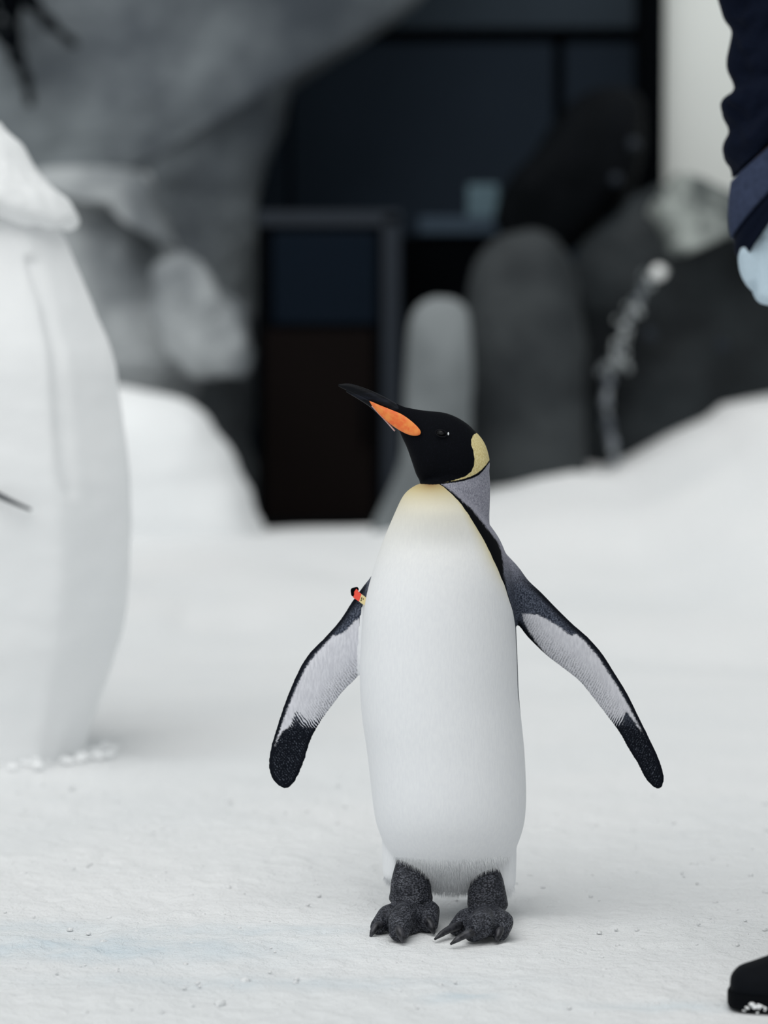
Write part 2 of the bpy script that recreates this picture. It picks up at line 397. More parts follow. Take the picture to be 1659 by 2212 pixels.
# trickle of icy water over the dark boulder
TY = 11.80
tr = thing('water_trickle', pt(1328, 1040, TY), 'pale icy trickle running down the dark wet boulder', 'water')
def beads(pts, n, spread, r0, r1):
    p = resample(pts, 60)
    for _ in range(n):
        a, b = p[rng.integers(0, 60)] + rng.normal(0, spread, 2); r = rng.uniform(r0, r1)
        mb = MB(); mb.ball(pt(a, b, TY), (r, r * .8, r * rng.uniform(1, 1.8)), sub=1); obj('droplet', mb, M['water'], tr)
beads([(1432, 570), (1402, 604), (1376, 645), (1352, 712), (1328, 790)], 44, 10, .005, .012)
beads([(1296, 806), (1330, 790), (1366, 786)], 14, 5, .007, .013)
beads([(1312, 850), (1312, 900), (1322, 960), (1330, 1030)], 12, 4, .005, .010)
mb = MB(); mb.tube(resample([pt(a, b, TY + .01) for a, b in ((1316, 812), (1308, 870), (1316, 930), (1328, 985), (1330, 1045))], 26), .016 * (1 + .3 * np.sin(np.arange(26) * 1.3))); obj('lower_stream', mb, M['stream'], tr)
mb = MB(); mb.tube(resample([pt(a, b, TY + .01) for a, b in ((1420, 585), (1385, 632), (1354, 700), (1330, 790))], 22), .007 * (1 + .4 * np.sin(np.arange(22) * 1.9))); obj('upper_stream', mb, M['stream'], tr)
mb = MB(); mb.ball(pt(1423, 588, TY - .12), .027, sub=3); tag(obj('sparkle_ball', mb, M['bead']), 'small white ball for the bright sparkle at the top of the trickle', 'ice')  # white ball put in for a bright highlight disc
for i, (a, b) in enumerate(((1404, 722), (1560, 745), (1330, 388), (1368, 312))):  # grey balls stand in for highlights on the wet rock
    mb = MB(); mb.ball(pt(a, b, TY if i < 2 else 12.08), .024)
    lb = ('small ball for a glint on the wet boulder close beside the trickle', 'small ball for a glint on the wet boulder well away from the trickle', 'lower of two balls for glints on the black leaning boulder', 'upper of two balls for glints on the black leaning boulder')[i]
    tag(obj('glint_ball', mb, M['dark_frame']), lb, 'pebble', 'balls for wet glints on the rocks')

# carved snow figure
SY = ground(60, 1622)[1] + .0
SX = -22.0
fig = thing('snow_figure', (pt(SX, 1622, SY)[0], SY, 0), 'tall faceted white snow figure carved like a penguin with a snow cap', 'snow sculpture')
sil = np.array([(500, 128), (515, 140), (580, 165), (660, 200), (760, 240), (800, 250), (900, 262), (970, 272), (1030, 280), (1100, 283), (1200, 280), (1300, 275), (1370, 262), (1420, 245), (1480, 225), (1540, 205), (1590, 188), (1640, 182)], float)
sil = np.vstack([[(430, 90)], sil])
def facet_r(w):                          # flat planes with rounded corners
    k = 8; a = (w + .18) % (2 * math.pi / k) - math.pi / k
    f = math.cos(math.pi / k) / math.cos(a); return .35 + .65 * (f / 1.0)
rings = []
ys = np.linspace(430, 1640, 110)
for y in ys:
    R = (np.interp(y, sil[:, 0], sil[:, 1]) - SX); c = pt(SX, y, SY); r = R * SY / F / CP
    ring = []
    for w in np.linspace(0, 2 * math.pi, 120, endpoint=False):
        q = r * facet_r(w) / facet_r(0)
        px = SX + R * math.cos(w)
        # wing edge carved as a shallow step
        if math.sin(w) < -.15 and 560 < y < 1060:
            ex = np.interp(y, [560, 760, 1060], [72, 128, 158])
            q -= .013 * float(smooth((px - ex) / 5 + .5)) * float(1 - smooth((px - ex - 6) / 34))
        q += .003 * fbm((math.cos(w) * 3, math.sin(w) * 3, y * .012), 3)
        ring.append(c + np.array([q * math.cos(w), q * .95 * math.sin(w), 0]))
    rings.append(np.array(ring))
mb = MB(); mb.loft(rings); obj('body', mb, M['carved'], fig)
# snow cap: overhanging lumpy hood
capsil = [(262, 0), (285, 20), (310, 45), (360, 74), (405, 112), (430, 142), (460, 166), (485, 172), (497, 150), (490, 110)]
rings = []
cc = resample([(a, b) for a, b in capsil], 34)
for y, x in [(a, b) for a, b in cc]:
    r = (x - SX + 1) * SY / F; c = pt(SX, y, SY); ring = []
    for w in np.linspace(0, 2 * math.pi, 80, endpoint=False):
        q = r * (1 + .05 * fbm((math.cos(w) * 2, math.sin(w) * 2, y * .01), 4)); sag = .05 * max(0, -math.sin(w)) * (r / .19) ** 2 * (.5 + .9 * fbm((w * 1.3, 1, 2), 3))
        ring.append(c + np.array([q * math.cos(w), q * .98 * math.sin(w), .012 * fbm((q * 12 * math.cos(w), q * 12 * math.sin(w), 7), 4) + sag * .6]))
    rings.append(np.array(ring))
mb = MB(); mb.loft(rings); obj('snow_cap', mb, M['cap'], fig)
mb = MB(); yy = SY - .285
mb.tube(resample([pt(-14, 1064, yy - .012), pt(14, 1078, yy - .016), pt(44, 1092, yy - .008), pt(66, 1101, yy + .006)], 12), np.linspace(.0065, .003, 12)); obj('twig', mb, M['dark_frame'], fig)
# crumbs of snow heaped round its foot
for i in range(60):
    w = rng.uniform(math.pi, 2 * math.pi) if i < 48 else rng.uniform(-.3, .3); rr = rng.uniform(.2, .275)
    mb = MB(); s = rng.uniform(.004, .012); p = np.array([fig.location[0] + rr * math.cos(w), SY + rr * math.sin(w), s * .3]); mb.ball(p, (s * 1.3, s, s * .7)); obj('snow_clod', mb, M['carved'], fig)
# ------------------------------------------------------------------ the king penguin
PY = 5.0
K = PY / F                               # metres per pixel at the penguin
def P(px, py, dy=0.0): return pt(px, py, PY + dy)
TOR = np.array([  # py, left, right, depth ratio, depth offset of the axis
 (1041, 920, 946, .9, -.030), (1047, 900, 966, .95, -.029), (1060, 880, 990, .95, -.026), (1075, 868, 1008, .95, -.023), (1100, 856, 1032, .99, -.019), (1125, 845, 1052, .95, -.013),
 (1165, 828, 1080, .885, -.004), (1210, 812, 1098, .92, 0), (1250, 800, 1108, .92, 0), (1290, 790, 1112, .92, 0), (1340, 782, 1115, .92, 0), (1400, 778, 1118, .92, 0),
 (1450, 776, 1120, .92, 0), (1500, 777, 1122, .92, 0), (1560, 782, 1128, .92, 0), (1620, 791, 1134, .92, 0), (1700, 800, 1138, .92, 0), (1750, 806, 1137, .90, 0),
 (1790, 815, 1131, .86, 0), (1840, 838, 1112, .82, 0), (1870, 866, 1088, .78, 0), (1900, 902, 1058, .74, 0), (1918, 928, 1026, .7, 0), (1926, 956, 1002, .6, 0)], float)
def tor(y): return [np.interp(y, TOR[:, 0], TOR[:, k]) for k in range(1, 5)]
tor_s = resample(TOR[:, :], 90)
body = MB()
A = np.linspace(0, 2 * math.pi, 64, endpoint=False)
def zring(y, l, r, ratio, off):
    c = P((l + r) / 2, y, off); a = (r - l) / 2 * K * (PY + off) / PY
    return np.stack([c[0] + a * np.sin(A), c[1] - a * ratio * np.cos(A), np.full(64, c[2])], 1)
body.loft([zring(*r) for r in tor_s])
# neck
NECK = [(985, 925, 1050, .78, .006), (1010, 912, 1056, .78, .006), (1040, 906, 1059, .80, .006), (1070, 915, 1059, .84, .008), (1100, 925, 1058, .88, .010), (1135, 915, 1058, .95, .014), (1160, 905, 1064, 1.0, .016), (1190, 880, 1082, 1.0, .018), (1230, 860, 1098, .9, .018)]
body.loft([zring(*r) for r in resample(NECK, 30)])
# head, in slices across the profile: px, top, bottom, half width in metres
HEADS = [(846, 866, 900, .008), (858, 871, 920, .012), (868, 876, 944, .0145), (880, 880, 970, .019), (893, 882, 1008, .0245), (901, 884, 1030, .028), (915, 886, 1046, .033), (935, 888, 1052, .039), (960, 891, 1055, .0425), (985, 900, 1056, .044), (1008, 914, 1056, .042),
         (1025, 930, 1054, .039), (1040, 946, 1048, .034), (1050, 964, 1036, .027), (1056, 985, 1020, .016), (1058, 995, 1008, .006)]
B = np.linspace(0, 2 * math.pi, 48, endpoint=False)
rings = []
for x, t, b, w in resample(HEADS, 50):
    c = P(x, (t + b) / 2, 0); h = (b - t) / 2 * K
    sz, sy = np.sin(B), np.cos(B)
    taper = 1 - .12 * np.clip(sz, 0, 1)
    rings.append(np.stack([np.full(48, c[0]), c[1] + w * np.sign(sy) * np.abs(sy) ** .9 * taper, c[2] + h * np.sign(sz) * np.abs(sz) ** .95], 1))
body.loft(rings)
# thighs in their feather trousers
def thigh(x0, x1, ytop, ybot, dy):
    rr = []
    for t in np.linspace(0, 1, 24):
        y = ytop + (ybot - ytop) * t
        w = (.80 + .2 * math.sin(min(1, t * 1.6) * math.pi / 2)) * (1 - .10 * t) * (1 - max(0, (t - .86) / .14) ** 2 * .35)
        rr.append(zring(y, (x0 + x1) / 2 - (x1 - x0) / 2 * w, (x0 + x1) / 2 + (x1 - x0) / 2 * w, .95, dy))
    body.loft(rr)
thigh(821, 936, 1740, 1908, .006)
thigh(1004, 1120, 1740, 1932, .006)
# tail
body.chain([P(1000, 1800, .08), P(1030, 1880, .13), P(1040, 1950, .155)], [.05, .03, .012])
# flippers: leading edge, trailing edge
def flipper(lead, trail, dys, th, n=64):
    L, T = resample(lead, n), resample(trail, n); rr = []
    S = np.linspace(0, 2 * math.pi, 20, endpoint=False)
    for i in range(n):
        t = i / (n - 1); dy = np.interp(t, [0, .35, .7, 1], dys); tk = np.interp(t, [0, .25, .6, .93, 1], th)
        a, b = P(*L[i], dy - .004), P(*T[i], dy + .004); ring = []
        for w in S:
            u = .5 - .5 * math.cos(w)
            ring.append(a + (b - a) * u + np.array([0, -1, 0]) * tk * math.sin(w) * (1.25 - .5 * u))
        rr.append(np.array(ring))
    body.loft(rr)
LL = [(850, 1180), (815, 1225), (794, 1253), (765, 1292), (735, 1338), (700, 1378), (672, 1406), (652, 1434), (630, 1480), (612, 1526), (597, 1572), (585, 1612), (580, 1645), (583, 1672), (593, 1690), (604, 1700), (613, 1704)]
LT = [(880, 1380), (855, 1410), (828, 1430), (800, 1446), (775, 1463), (758, 1478), (740, 1496), (722, 1520), (702, 1547), (683, 1577), (669, 1608), (660, 1640), (650, 1665), (643, 1680), (634, 1694), (626, 1701), (617, 1704)]
flipper(LL, LT, [.035, .030, .015, .0], [.022, .012, .008, .0045, .002])
RL = [(1050, 1145), (1082, 1183), (1118, 1222), (1142, 1254), (1168, 1278), (1203, 1314), (1240, 1350), (1270, 1376), (1300, 1410), (1326, 1450), (1352, 1492), (1377, 1541), (1402, 1592), (1422, 1634), (1433, 1667), (1435, 1686), (1430, 1702)]
RT = [(1040, 1330), (1072, 1338), (1100, 1345), (1120, 1352), (1136, 1372), (1156, 1393), (1182, 1418), (1222, 1448), (1255, 1476), (1283, 1511), (1311, 1547), (1337, 1583), (1361, 1625), (1378, 1653), (1392, 1680), (1406, 1699), (1422, 1706)]
flipper(RL, RT, [.010, .006, .0, -.005], [.030, .015, .008, .0045, .002])
bm_ = fuse(body, 'body', .0022, 0)
co = get_co(bm_); px = project(co)
fin = np.maximum(poly_sd(px, LL + LT[::-1]), poly_sd(px, RL + RT[::-1]))
tl, trr, ratio, off = [np.interp(px[:, 1], TOR[:, 0], TOR[:, k]) for k in range(1, 5)]
xc, aw = (tl + trr) / 2, np.maximum((trr - tl) / 2, 8)
outb = np.abs(px[:, 0] - xc) / aw > 1.04
is_fl = outb & (fin > -8) & (px[:, 1] > 1215)
w = np.where(is_fl, .25, 1.0)
laplace(bm_, 14, .5, w)

co = get_co(bm_); px = project(co); no = get_no(bm_)
X, Yp = px[:, 0], px[:, 1]
tl, trr, ratio, off = [np.interp(Yp, TOR[:, 0], TOR[:, k]) for k in range(1, 5)]
xc, aw = (tl + trr) / 2, np.maximum((trr - tl) / 2, 8)
yy = (co[:, 1] - PY - off) / (K * ratio)
phi = np.arctan2((X - xc) / aw, -yy / aw)
BR = np.array([(1040, 944), (1047, 953), (1052, 960), (1065, 975), (1080, 990), (1092, 1000), (1115, 1015), (1140, 1030), (1165, 1045), (1195, 1060), (1230, 1075), (1262, 1088), (1290, 1097), (1320, 1107), (1345, 1112), (1370, 1115), (1420, 1117.5), (1470, 1120), (1510, 1121.5)], float)
xb = np.interp(Yp, BR[:, 0], BR[:, 1])
phR = np.arcsin(np.clip((xb - xc) / aw, -1, .985))
phR = np.where(Yp > 1500, phR + smooth((Yp - 1500) / 110) * .55, phR)
phL = -phR - .55 - .5 * (1 - smooth((Yp - 1100) / 200))
belly = np.minimum(phR - phi, phi - phL) * aw
fin = np.maximum(poly_sd(px, LL + LT[::-1]), poly_sd(px, RL + RT[::-1]))
is_fl = ((np.abs(X - xc) / aw > 1.03) & (fin > -8) & (Yp > 1150)) | ((X > xb + 6) & (Yp > 1150) & (Yp < 1420) & (no[:, 1] < 0))
belly = np.where((np.abs(X - xc) / aw > 1.05) & (fin > -8) & (Yp > 1200), -60, belly)
# head: everything above the chin line
HL = np.array([(820, 1042), (900, 1043), (912, 1046), (935, 1046.5), (957, 1045.5), (975, 1043), (1000, 1039.5), (1020, 1033), (1034, 1026.5), (1044, 1017), (1052, 1006), (1060, 996)], float)
head = np.interp(X, HL[:, 0], HL[:, 1]) - Yp
# only the skin of the head itself, not the breast in front of it
EAR = [(1018, 950), (1022, 940), (1030, 935), (1037, 936), (1046, 945), (1052, 960), (1057, 980), (1058, 993), (1050, 1004), (1040, 1015), (1030, 1023), (1015, 1030), (1000, 1035), (975, 1040), (958, 1043), (985, 1036), (1005, 1029), (1018, 1019), (1024, 1006), (1025, 990), (1022, 972), (1018, 960)]
ear = poly_sd(px, EAR)
BAND = [(950, 1046), (960, 1050), (978, 1063), (1003, 1086), (1020, 1101), (1042, 1128), (1063, 1155), (1075, 1170), (1083, 1190), (1087, 1215), (1088, 1240), (1096, 1275), (1090, 1290), (1050, 1200), (1015, 1130), (985, 1085)]
band = np.where(no[:, 1] < .2, poly_sd(px, BAND), -40)
LW = [(779, 1335), (767, 1340), (756, 1354), (742, 1367), (726, 1373), (714, 1371), (703, 1381), (680, 1402), (661, 1420), (645, 1444), (627, 1476), (615, 1499), (606, 1529), (595, 1563), (588, 1600), (592, 1614), (601, 1594), (610, 1580), (629, 1566), (638, 1538), (657, 1561), (680, 1563), (700, 1550), (720, 1560), (800, 1490), (800, 1330)]
RW = [(1128, 1326), (1146, 1327), (1161, 1328), (1182, 1338), (1205, 1352), (1235, 1375), (1243, 1369), (1258, 1380), (1288, 1413), (1318, 1448), (1344, 1484), (1369, 1517), (1389, 1547), (1405, 1575), (1413, 1612), (1394, 1587), (1377, 1570), (1367, 1555), (1354, 1535), (1344, 1555), (1326, 1560), (1312, 1552), (1290, 1532), (1225, 1465), (1172, 1405), (1159, 1388), (1141, 1362), (1131, 1340)]
under = np.maximum(poly_sd(px, LW), poly_sd(px, RW))
def line_d(p, ln):
    d = np.full(len(p), 1e9); ln = np.array(ln, float)
    for a, b in zip(ln, ln[1:]):
        e = b - a; t_ = np.clip(((p - a) @ e) / (e @ e), 0, 1); d = np.minimum(d, np.linalg.norm(p - a - t_[:, None] * e, axis=1))
    return d
dlead = np.minimum(line_d(px, LL), line_d(px, RL)); dtrail = np.minimum(line_d(px, LT), line_d(px, RT))
under = np.minimum(under, dlead - np.interp(Yp, [1330, 1420, 1500, 1600], [10, 12, 11, 8]))
ang = np.where(X > 950, np.arctan2(Yp - 1560, 1010 - X), np.arctan2(Yp - 1640, X - 1000))
along = np.where(X > 950, (X - 1100) * .70 + (Yp - 1340) * .71, (790 - X) * .58 + (Yp - 1340) * .81)
under = np.where(is_fl & (no[:, 1] < .1), under, -40)
belly = np.where(under > -30, np.minimum(belly, -20), belly)
yel = np.exp(-np.clip(Yp - 1045, 0, None) / 62) * 1.0
yel = np.maximum(yel, .75 * np.exp(-np.clip(belly, 0, None) / 22) * (1 - smooth((Yp - 1190) / 150)) * (X > xc))
rust = np.exp(-np.hypot((X - 930) * .8, (Yp - 1043) * 1.5) / 20)
slate = smooth((Yp - 1165) / 120)           # silver nape to slate shoulder
rimdark = np.where(is_fl, smooth((18 - fin) / 14), 0) * smooth((Yp - 1225) / 60)
tip = smooth((Yp - 1520) / 60) * (fin > -8) * (np.abs(X - xc) / aw > 1.05)
for nm, v in (('belly', belly), ('head', head), ('ear', ear), ('band', band), ('under', under), ('yel', yel), ('rust', rust), ('slate', slate), ('tip', np.maximum(rimdark, tip)), ('rowy', along), ('dtrail', dtrail), ('tip2', smooth((Yp - 1480) / 90) * smooth((dlead - 22) / 22)), ('fl', is_fl.astype(float)), ('edge', fin)):
    attr(bm_, nm, v)

t = NT('penguin_plumage')
fv = t.coord((1, 1, .22))
feath = t.noise(330, 4, .6, fv); feath2 = t.noise(120, 4, .6, t.coord((1, 1, .3))); jag = t.noise(260, 3, .6, t.coord((1, 1, .35)))
spk = t.noise(600, 3, .7, t.coord((1, 1, .6)))
jj = t.math('MULTIPLY_ADD', jag, 14.0, -7.0)
jj2 = t.math('MULTIPLY_ADD', t.noise(300, 4, .7), 12.0, -6.0)
small = t.math('MULTIPLY_ADD', jag, 3.0, -1.5)
silver = t.mix(t.ramp(spk, .32, .7), lin(126, 126, 138), lin(176, 176, 187))
slate_c = t.mix(t.ramp(spk, .38, .68), lin(34, 39, 51), lin(104, 110, 125))
base = t.mix(t.attr('slate'), silver, slate_c)
base = t.mix(t.attr('tip'), base, lin(12, 16, 24))
base = t.mix(t.ramp(t.math('ADD', t.attr('band'), t.math('MULTIPLY', jj, .5)), -2.5, 2.5), base, lin(3, 5, 10))
# belly
wh = t.mix(t.ramp(feath, .25, .75), (.845, .855, .88, 1), (.89, .90, .915, 1))
by = t.mix(t.math('MULTIPLY', t.attr('yel'), 1.15, clamp=True), wh, lin(214, 201, 152))
by = t.mix(t.math('MULTIPLY', t.attr('rust'), 1.0, clamp=True), by, lin(126, 72, 28))
bel = t.math('ADD', t.attr('belly'), small)
base = t.mix(t.ramp(bel, -4.5, -3), base, lin(4, 6, 10))
base = t.mix(t.ramp(bel, -1, 1), base, by)
# flipper underside: white with rows of small dark scale feathers
rows = t.n('ShaderNodeTexWave', wave_type='BANDS', bands_direction='X'); cmb = t.n('ShaderNodeCombineXYZ'); t.l(t.math('ADD', t.math('MULTIPLY_ADD', t.noise(70, 3), 11.0, t.math('MULTIPLY', t.attr('dtrail'), .35)), t.attr('rowy')), cmb.inputs[0])
rows.inputs['Scale'].default_value = .056; rows.inputs['Distortion'].default_value = 0
t.l(cmb.outputs[0], rows.inputs['Vector'])
scal = t.math('MULTIPLY', rows.outputs['Fac'], t.ramp(t.noise(600, 2), .35, .6))
wing = t.mix(t.ramp(feath, .3, .7), lin(204, 204, 211), lin(224, 224, 230))
near = t.ramp(t.attr('dtrail'), 3, 55, 1, 0)
wing = t.mix(t.math('MULTIPLY', t.math('MULTIPLY', scal, near), .75), wing, lin(50, 54, 64))
un = t.ramp(t.math('ADD', t.attr('under'), t.math('MULTIPLY_ADD', t.math('MULTIPLY', t.math('SUBTRACT', .5, rows.outputs['Fac']), t.attr('tip2')), 20.0, jj2)), -2.5, 2.5)
base = t.mix(un, base, wing)
glint = t.math('MULTIPLY', t.math('MULTIPLY', rows.outputs['Fac'], t.ramp(t.noise(500, 2), .5, .65)), t.math('MULTIPLY', t.attr('tip'), t.math('MULTIPLY', t.ramp(t.attr('edge'), 4, 14), t.math('SUBTRACT', 1.0, un))))
base = t.mix(t.math('MULTIPLY', glint, .45), base, lin(120, 126, 140))
# head and ear patch
hd = t.ramp(t.math('ADD', t.attr('head'), small), -.8, .8)
base = t.mix(hd, base, t.mix(t.ramp(spk, .5, .8), (.0012, .0018, .0035, 1), (.005, .006, .011, 1)))
earc = t.mix(t.ramp(spk, .35, .7), lin(206, 188, 128), lin(232, 220, 172))
base = t.mix(t.ramp(t.math('ADD', t.attr('ear'), small), -.8, .8), base, earc)
n1 = t.bump(feath, .25, .0012); n2 = t.bump(feath2, .08, .002, n1)
M['plumage'] = t.done(base, .85, .10, n2)

base_pt = ground(950, 2000)
pen = thing('king_penguin', (base_pt[0], base_pt[1], 0), 'king penguin standing on the snow with flippers spread and head turned aside', 'penguin')
bo = obj('body', bm_, M['plumage'], pen)

# feather fringe at the hems
bz = get_co(bm_); bn = get_no(bm_); pp = project(bz)
hz = P(950, 1835)[2]
cand = np.where((bz[:, 2] < hz) & (bn[:, 2] < -.42) & (bz[:, 1] < PY + .09) & (pp[:, 1] > 1850))[0]
mb = MB()
for i in rng.choice(cand, min(6500, len(cand)), replace=False):
    p, n = bz[i], bn[i]; d = np.array([n[0] * .25, n[1] * .25, -1.0]) + rng.normal(0, .16, 3); d /= np.linalg.norm(d)
    L = rng.uniform(.006, .013); r = .00055; a = np.cross(d, (0, 1, .1)); a /= np.linalg.norm(a); b = np.cross(d, a)
    s0 = p - d * .004
    q = [s0 + r * a, s0 - r * .5 * a + r * .87 * b, s0 - r * .5 * a - r * .87 * b, p + d * L]
    mb.add(q, [(0, 1, 3), (1, 2, 3), (2, 0, 3)])
M['fringe'] = plain('white_feather', (.85, .86, .88, 1), .9, .05)
fo = obj('feather_fringe', mb, M['fringe'], pen, sm=False); fo['kind'] = 'stuff'

# beak
def slab(rows, w0, mat, name, parent, n=40, dyc=0.0, pw=1.0):   # rows: px, top, bottom, half width
    rr = []
    for x, tp, b, w in resample(rows, n):
        c = P(x, (tp + b) / 2, dyc); h = (b - tp) / 2 * K
        sz, sy = np.sin(B[::2]), np.cos(B[::2])
        rr.append(np.stack([np.full(24, c[0]), c[1] + w * w0 * sy, c[2] + h * np.sign(sz) * np.abs(sz) ** pw], 1))
    mb = MB(); mb.loft(rr); return obj(name, mb, mat, parent)
t = NT('black_horn'); st = t.noise(60, 4, .6, t.coord((.35, 1, 1.4)), .4)
M['horn'] = t.done(t.mix(t.ramp(st, .45, .75), lin(5, 7, 13), lin(26, 30, 42)), .5, .14, t.bump(st, .3, .0015))
t = NT('orange_plate'); c = t.coord(); sx = t.n('ShaderNodeSeparateXYZ'); t.l(c, sx.inputs[0])
M['orange'] = t.done(t.mix(t.ramp(t.noise(90, 3), .3, .7), lin(240, 112, 58), lin(246, 150, 76)), .5, .3, t.bump(t.noise(500, 3), .2, .0006))
M['pink'] = plain('pale_pink_horn', lin(205, 170, 168), .5, .3)
up = slab([(731, 830, 834, .0012), (738, 829.5, 838, .0022), (752, 828.5, 845, .0034), (772, 833, 855, .0046), (800, 843, 868, .0060), (830, 857, 884, .0078), (855, 871, 900, .0095), (872, 880, 912, .0105), (890, 890, 922, .0105)], 1, M['horn'], 'upper_mandible', pen)
lo = slab([(748, 840, 847, .0022), (770, 848, 860, .0038), (795, 860, 876, .0055), (815, 868, 893, .0070), (840, 880, 915, .0095), (860, 892, 928, .0125), (885, 905, 944, .017), (905, 915, 946, .020)], 1, M['horn'], 'lower_mandible', pen)
# orange plates, a slim curved lens on either side of the lower mandible
OUT = [(798, 866), (806, 869), (820, 875), (845, 885), (868, 895), (888, 909), (902, 922), (909, 932), (908, 938), (902, 941), (892, 941), (880, 938), (862, 929), (842, 915), (822, 898), (808, 882), (800, 871)]
def plate(side):
    o = resample(OUT + [OUT[0]], 61)[:-1]; c = o.mean(0); rr = []
    for s, h in ((1, -.0035), (1, .0), (.97, .0014), (.85, .0024), (.5, .0032), (.12, .0036)):
        ring = []
        for q in o:
            x = c[0] + (q[0] - c[0]) * s; y = c[1] + (q[1] - c[1]) * s
            w = np.interp(x, [790, 815, 840, 860, 870, 885, 900, 912], [.0046, .0068, .0098, .0145, .0180, .0235, .0290, .0335])
            ring.append(P(x, y, side * (w + h)))
        rr.append(np.array(ring))
    mb = MB(); mb.loft(rr); obj('orange_plate', mb, M['orange'], lo)
plate(-1); plate(1)
mb = MB(); mb.tube(resample([P(803, 877, -.006), P(818, 893, -.0065), P(836, 912, -.007), P(853, 931, -.008)], 16), np.linspace(.0007, .0013, 16)); e = obj('mandible_edge', mb, M['pink'], lo)

# eyes
M['eye'] = plain('dark_eye', lin(9, 9, 13), .3, .3, bump=0)
M['lid'] = plain('eyelid_skin', lin(12, 13, 19), .7, .12)
for sgn in (-1, 1):
    dyv = sgn * .0405
    mb = MB(); c = P(953, 935, dyv - sgn * .0035); mb.ball(c, (.0072, .0050, .0046), sub=3); eo = obj('eye', mb, M['eye'], pen)
    mb = MB(); ringp = [P(953 + 12 * math.cos(w), 936 + 7.5 * math.sin(w) + 2 * math.cos(w), dyv + sgn * .0005) for w in np.linspace(0, 2 * math.pi, 33)]
    mb.tube(ringp, .0009, 8); obj('eyelid', mb, M['lid'], eo)
    mb = MB(); mb.ball(P(968.5, 937, dyv + sgn * .0012), (.0013, .0010, .0024)); obj('eye_corner_glint', mb, M['fringe'], eo)  # white ball put in for the glint at the eye's corner

# feet
t = NT('scaly_foot'); vv = t.coord((1, 1, 1.5)); v1 = t.voro(300, vv); v2 = t.noise(60, 5)
M['foot'] = t.done(t.mix(t.ramp(v1, .25, .7), t.mix(t.ramp(v2, .35, .65), lin(58, 60, 68), lin(92, 94, 102)), lin(24, 26, 33)), .6, .25, t.bump(v2, .5, .004, t.bump(v1, .5, .0025)))
M['claw'] = mottled('dark_claw', lin(14, 15, 20), lin(60, 60, 66), 120, .4, .4, .2, 200, .001)
def foot(tarsus, hub, toes, label):
    mb = MB()
    # stout scaly shank: px left, right by row
    rr = [zring(y, l, r, .9, dy) for y, l, r, dy in resample(tarsus, 24)]; mb.loft(rr)
    h = P(*hub)
    mids = []
    for (kx, ky, kz, kr), (tx, ty, tr), _ in toes:
        k = ground(kx, ky, kz); tp = ground(tx, ty, tr * .85); mids.append((k, kr, tp, tr))
        mb.chain([h + np.array([0, 0, -.002]), k, tp], [.021, kr, tr], .2)
    for (k0, r0, t0, q0), (k1, r1, t1, q1) in zip(mids, mids[1:]):      # webs
        for u in (.3, .5, .7):
            k, tp = k0 + (k1 - k0) * u, t0 + (t1 - t0) * u
            e = h + (tp - h) * .72; e[2] = .006; k = k.copy(); k[2] *= .85
            mb.chain([h + np.array([0, 0, -.008]), k, e], [.018, (r0 + r1) * .40, .008], .25)
    m = fuse(mb, 'foot', .0014, 5)
    # flatten the sole on the snow
    c = get_co(m); c[:, 2] = np.maximum(c[:, 2], .0005); set_co(m, c)
    fo = obj('foot', m, M['foot'], pen); fo['label'] = label
    for _, (tx, ty, tr), (cxp, cyp) in toes:
        a = ground(tx, ty, tr * 1.05); b = ground(cxp, cyp, .002); d = b - a
        p = [a - d * .25, a + d * .15 + np.array([0, 0, .003]), a + d * .6 + np.array([0, 0, .003]), b]
        cb = MB(); cb.tube(resample(p, 12), np.interp(np.arange(12), [0, 3, 8, 11], [.0060, .0068, .0048, .0016]), 10); obj('claw', cb, M['claw'], fo)
foot([(1855, 858, 916, -.03), (1880, 850, 922, -.036), (1905, 844, 930, -.04), (1928, 842, 933, -.042), (1941, 839, 936, -.043), (1950, 845, 930, -.042), (1958, 852, 923, -.042)],
     (888, 1962, -.045), [((838, 1978, .022, .017), (817, 2002, .013), (800, 2023)), ((866, 1985, .026, .021), (862, 2012, .0165), (871, 2037)), ((925, 1970, .024, .019), (926, 1994, .016), (938, 2018))],
     'dark scaly webbed foot turned outward')
foot([(1870, 1026, 1074, -.03), (1895, 1018, 1086, -.036), (1925, 1011, 1093, -.04), (1946, 1009, 1097, -.042), (1956, 1009, 1098, -.043), (1965, 1016, 1093, -.042), (1972, 1024, 1088, -.042)],
     (1052, 1974, -.045), [((1005, 1985, .020, .016), (984, 2005, .012), (939, 2029)), ((1040, 1998, .026, .021), (1022, 2016, .0145), (973, 2040)), ((1085, 1992, .024, .018), (1080, 2013, .0145), (1072, 2035))],
     'dark scaly webbed foot turned inward')

# identification band round the flipper
M['red'] = plain('red_plastic', lin(238, 84, 66), .45, .35)
M['cream'] = plain('cream_plastic', lin(232, 214, 160), .5, .3)
M['ink'] = plain('dark_ink', lin(70, 58, 20), .7, .1)
def strip(name, a0, a1, b0, b1, dy0, dy1, mat, parent, th=.0016):
    mb = MB(); q = [P(*a0, dy0), P(*a1, dy1), P(*b1, dy1), P(*b0, dy0)]; k = [x + np.array([0, th, 0]) for x in q]
    mb.add(q + k, [(0, 1, 2, 3), (7, 6, 5, 4), (0, 4, 5, 1), (1, 5, 6, 2), (2, 6, 7, 3), (3, 7, 4, 0)]); return obj(name, mb, mat, parent, sm=False, bevel=.0004)
bd = strip('flipper_band', (768.5, 1273), (781, 1283.5), (763, 1291), (775.5, 1299.5), .010, .005, M['red'], pen)
bd['label'] = 'red and cream identification band round the flipper'
strip('band_label', (781, 1283.5), (796, 1295), (775.5, 1299.5), (790, 1310), .005, .004, M['cream'], bd)
